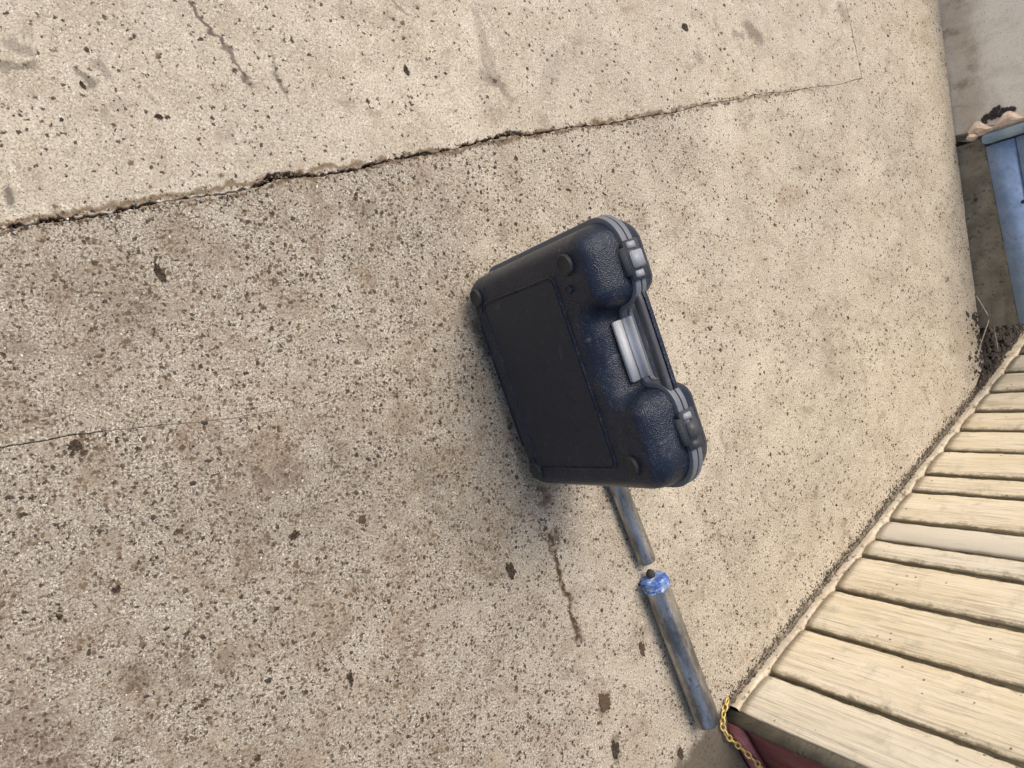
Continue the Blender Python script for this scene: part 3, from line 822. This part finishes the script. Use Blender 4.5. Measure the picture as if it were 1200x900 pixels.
grit("dirt_crumbs", 260, samp_big, [M['g_dark'], M['g_dark'], M['leaf'], M['g_brown']], .0016, .0050, "small dark crumbs of soil scattered over the concrete", "dirt")
def samp_strip():
    k = 1.50 * random.random() - .02; d = abs(random.gauss(0, .011)) + (.0 if random.random() < .8 else .02 * random.random())
    p = SA + SDIR * k + SN * (.010 + d); return (p.x, p.y, 0.000 if d > .012 else -.012 + .012 * random.random())
grit("wall_foot_dirt", 9000, samp_strip, [M['g_dark'], M['g_dark'], M['g_dark'], M['g_brown'], M['g_brown'], M['g_dark']], .0008, .0036, "dark dirt gathered along the foot of the cream boarded wall", "dirt")
def samp_corner():
    while True:
        x = 2.30 + .42 * random.random(); y = .05 + .30 * random.random()
        p = Vector((x, y))
        if (p - SA).dot(SN) < .01: continue
        if (p - WB).dot(WD) > .02 and (p - WB).dot(Vector((WD.y, -WD.x))) > -.002: continue
        dd = (p - WB).dot(Vector((WD.y, -WD.x)))
        if dd < -.006 and random.random() > math.exp(dd / .02): continue
        return (x, y, -.028 + .020 * random.random() if dd > -.006 else 0)
grit("corner_litter", 2600, samp_corner, [M['g_dark'], M['rag'], M['g_dark'], M['cap'], M['g_dark']], .0015, .009, "dark rotted leaf litter in the corner between hatch and boarded wall", "litter")
def samp_crack():
    k = 1.75 * random.random() ** 1.2; p = CR0 + CRD * k
    d = random.gauss(0, .005) + sum(h * math.exp(-((k - c) / w) ** 2) * random.random() for c, h, w, _ in bumps)
    wav = .0035 * math.sin(k * 9) + .002 * math.sin(k * 31 + 1) - .010 * math.exp(-((k - .2) / .25) ** 2)
    p = p + CRN * (d + wav)
    return (p.x, p.y, -.010 + .008 * random.random() if abs(d) < .0035 else .0006)
grit("crack_soil", 2600, samp_crack, [M['g_dark'], M['g_brown'], M['g_rust'], M['g_dark'], M['g_rust']], .0008, .0030, "brown soil and grit caught along the crack between the slabs", "soil")

# pale dry stalks caught in the corner
for pts, lab in (([(2.352, .40, .004), (2.372, .33, .030), (2.355, .24, .006)], "pale bent dry stalk in the corner below the blue hatch"),
                 ([(2.378, .335, .032), (2.44, .27, .012), (2.47, .235, .0)], "pale straight dry stalk leaning into the leaf litter by the hatch")):
    o = from_bm("dry_stalk", tube_bm(pts, .0017, 6), M['web']); tag(o, lab, "stalk")
# leaf fragments one can pick out
def leafbit(x, y, L, wd, ang, label, mat='leaf', z=0.001):
    L *= .68; wd *= .72
    bm = bmesh.new(); n = 25; sd_ = int(x * 1000); c0 = bm.verts.new((0, 0, .0022)); rows = []
    for q in range(n):
        an = q * 2 * math.pi / n; k = 1 + .5 * jit(q + sd_, 1) + .35 * math.sin(an * 3 + sd_) * jit(sd_, 7)
        rows.append(bm.verts.new((L * .5 * math.cos(an) * k, wd * .5 * math.sin(an) * k, .0006 + .0024 * (.5 + jit(q + sd_, 2)))))
    for q in range(n): bm.faces.new((c0, rows[q], rows[(q + 1) % n]))
    ex = bmesh.ops.extrude_face_region(bm, geom=bm.faces[:])
    for v in ex['geom']:
        if isinstance(v, bmesh.types.BMVert): v.co.z -= .0009
    o = from_bm("leaf_fragment", bm, M[mat], None, (x, y, z), smooth=False); o.rotation_euler = (0, 0, ang)
    tag(o, label, "dead leaf", "dead leaf fragments on the concrete"); return o
leafbit(0.093, 0.236, 0.0427, 0.0151, -1.08, 'long dark leaf fragment left of the case below the jagged crack')
leafbit(0.304, -0.178, 0.0241, 0.0187, 0.47, 'round dark leaf crumb alone below the middle of the faint second crack')
leafbit(0.713, -0.274, 0.0443, 0.0238, -1.18, 'dark ragged leaf fragment just left of the two brown streaks')
leafbit(-0.012, -0.027, 0.0262, 0.0190, -0.93, 'dark leaf clump sitting on the faint second crack near the left edge')
leafbit(-0.001, -0.037, 0.0151, 0.0119, 0.39, 'small crumb touching the leaf clump on the faint second crack')
leafbit(0.129, -0.159, 0.0193, 0.0108, -0.07, 'small flat leaf crumb in the lower left quarter between two smaller specks')
leafbit(0.046, -0.238, 0.0173, 0.0129, 0.29, 'dark leaf crumb at lower left, below and left of the flat one')
leafbit(0.252, -0.524, 0.0166, 0.0143, 1.01, 'dark leaf crumb at the very bottom edge of the photo')
leafbit(0.401, -0.426, 0.0327, 0.0119, -1.30, 'thin upright leaf fragment near the bottom centre left')
leafbit(0.934, -0.561, 0.0593, 0.0395, -1.00, 'large brown leaf patch left of the thick pipe')
leafbit(0.961, -0.660, 0.0523, 0.0227, -1.47, 'brown leaf strip below the large leaf patch near the bottom edge')
leafbit(1.137, -0.706, 0.0368, 0.0202, -1.47, 'brown leaf scrap below the lower end of the thick pipe')
leafbit(1.033, -0.468, 0.0490, 0.0170, -1.26, 'slim dark leaf sliver close beside the thick pipe')
leafbit(-0.018, 0.506, 0.0165, 0.0077, -0.85, 'tiny dark leaf chip on the smooth upper slab at far left')
leafbit(0.085, 0.480, 0.0177, 0.0095, 0.01, 'small dark leaf chip on the smooth upper slab above the crack')
leafbit(0.493, 0.653, 0.0265, 0.0118, -1.06, 'slanted dark leaf chip on the smooth upper slab, top centre')
leafbit(1.178, 0.924, 0.0300, 0.0193, -0.36, 'dark leaf chip on the smooth upper slab near the top right joint')
leafbit(-0.024, -0.269, 0.0121, 0.0091, 0.29, 'faint brown leaf crumb near the left edge in the lower third')
leafbit(0.420, -0.159, 0.0231, 0.0144, 1.40, 'small brown leaf crumb midway between the second crack and the case')
